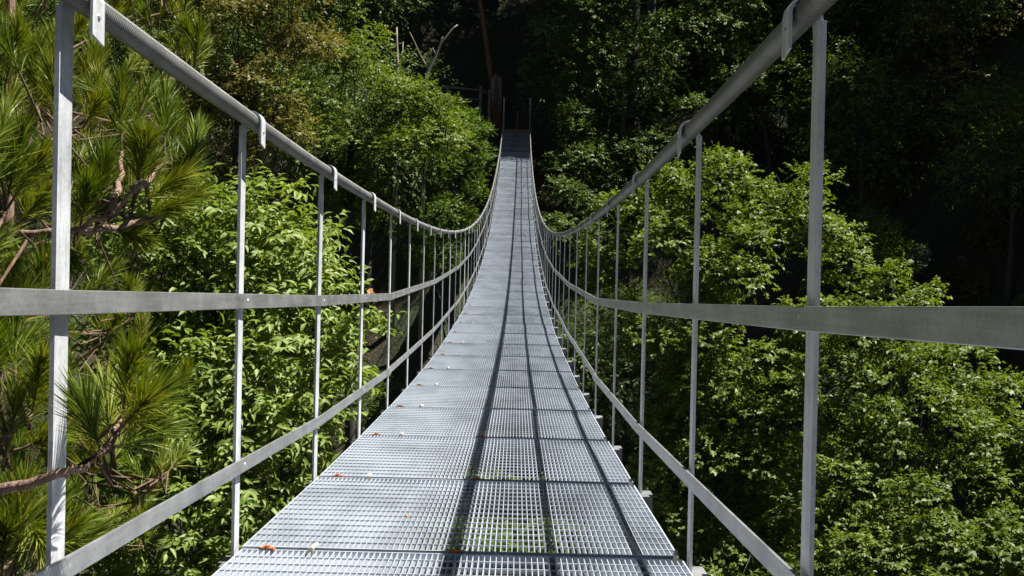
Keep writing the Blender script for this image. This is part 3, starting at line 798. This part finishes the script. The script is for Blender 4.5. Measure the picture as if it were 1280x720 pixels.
# wooden fence
fp = [at(560,128,45.6), at(601,133,45.8), at(612,135,46.0)]; ft = [at(560,107,45.6), at(601,108,45.8), at(612,112,46.0)]
o = empty('wooden_fence', (fp[0][0], 45.6, min(G(fp[0][0], 45.6), fp[0][2])))
ob = np.array(o.location)
for a, b in zip(fp, ft):
    mm = MB(); z0 = min(G(a[0], a[1]), a[2])-.3; mm.tube([np.array((b[0], b[1], z0))-ob, b-ob], [.075,.065], 8); mm.build('post', 'fence_wood', o)
for (q0, q1) in ((at(540,108,45.5), at(601,113,45.7)), (at(601,113.5,45.7), at(609,117.5,45.9)), (at(545,122,45.5), at(601,125,45.7))):
    mm = MB(); mm.tube([q0-ob, (q0+q1)/2-ob+np.array([0,0,.02]), q1-ob], [.045,.05,.042], 7); mm.build('rail', 'fence_wood', o, smooth=True)
tag(o, 'weathered wooden rail fence left of the far bridge landing', 'fence')
# bleached dead wood
def dead(name, label, lines, y, r):
    p0 = at(*lines[0][0], y); b = np.array([p0[0], y, G(p0[0], y)-.2]); o = empty(name, b)
    for i, ln in enumerate(lines):
        pts = [at(*q, y+.1*i)-b for q in ln]
        if i == 0: pts = [np.array((pts[0][0], pts[0][1], 0))] + pts
        rr = np.linspace(r[i], r[i]*.3, len(pts)); mm = MB(); mm.tube(pts, list(rr), 6); mm.build('stem' if i == 0 else 'branch', 'dead_wood', o, smooth=True)
    tag(o, label, 'dead tree'); return o
dead('dead_tree', 'bleached forked dead branch rising above the maple', [[(532,100),(537,84),(545,70),(551,55),(559,45),(567,35),(572,31)], [(545,70),(541,60),(540,66),(533,72)], [(551,55),(552,48),(554,46)], [(534,85),(530,77),(524,66),(518,52),(512,40)], [(530,77),(535,68),(541,60)]], 37, [.075,.03,.03,.035,.03])
dead('dead_tree', 'broken upright dead stem wrapped in ivy above the maple', [[(497,100),(497,80),(496,50),(496,34)], [(502,75),(503,68),(504,52)], [(487,80),(484,72)]], 38, [.09,.04,.03])

# limestone outcrops in the shaded right slope
def rock(px, py, d, r, seed, label):
    while d < 70 and at(px, py, d)[2] > hz(at(px, py, d)[0], d): d += .1
    p = at(px, py, d); r = tuple(q*d/26 for q in r); rng = np.random.default_rng(seed)
    import bmesh
    bm = bmesh.new(); bmesh.ops.create_icosphere(bm, subdivisions=3, radius=1)
    ph = rng.uniform(0, 6, (6,)); fr = rng.uniform(1.2, 4.5, (6,3))
    for v in bm.verts:
        u = np.array(v.co); s = 1+sum(.13*math.sin(fr[i]@u*1.6+ph[i]) for i in range(6)) + rng.uniform(-.05,.05)
        q = np.round(u*s*2.2)/2.2*.35+u*s*.65
        v.co = (q[0]*r[0], q[1]*r[1], q[2]*r[2])
    me = bpy.data.meshes.new('rock'); bm.to_mesh(me); bm.free(); me.materials.append(M['rock'])
    o = link('limestone_rock', me, None, p); tag(o, label, 'rock')
rock(1150,325,26, (.27,.3,.3), 1, 'pale limestone rock behind the young tree top')
rock(1203,338,26, (.14,.2,.36), 2, 'narrow upright limestone rock on the shaded brown slope')
rock(1180,428,24, (.28,.3,.4), 4, 'grey limestone rock half hidden below the right middle rail')

# small litter
def flake(name, loc, size, rz, label, cat, n=7, rx=0):
    mb = MB(); pts = [(size*(.5*math.cos(a))*(1+.25*math.sin(3*a)), size*math.sin(a)*(1+.2*math.sin(2*a)), size*.18*math.cos(2*a)) for a in np.linspace(0, 2*math.pi, n, endpoint=False)]
    mb.add(pts+[(0,0,size*.05)]+[(x,y,z-.0012) for x,y,z in pts], [(i,(i+1)%n,n) for i in range(n)]+[(i,n+1+i,n+1+(i+1)%n,(i+1)%n) for i in range(n)]+[tuple(n+1+i for i in range(n))[::-1]])
    o = mb.build(name, 'dry_leaf'); o.location = loc; o.rotation_euler = (rx, 0, rz); tag(o, label, cat)
p = at(512, 653, 3.0); flake('fallen_leaf', (p[0], 2.93, zd(2.93)+.004), .012, .4, 'tiny dry leaf lying on the open middle of the deck grating', 'leaf')
p = at(461, 371, 4.75); flake('dry_leaf', (XL+.003, 4.75, midz(4.75)+.02), .028, .2, 'curled dry leaf caught on the left middle rail', 'leaf', rx=1.2)
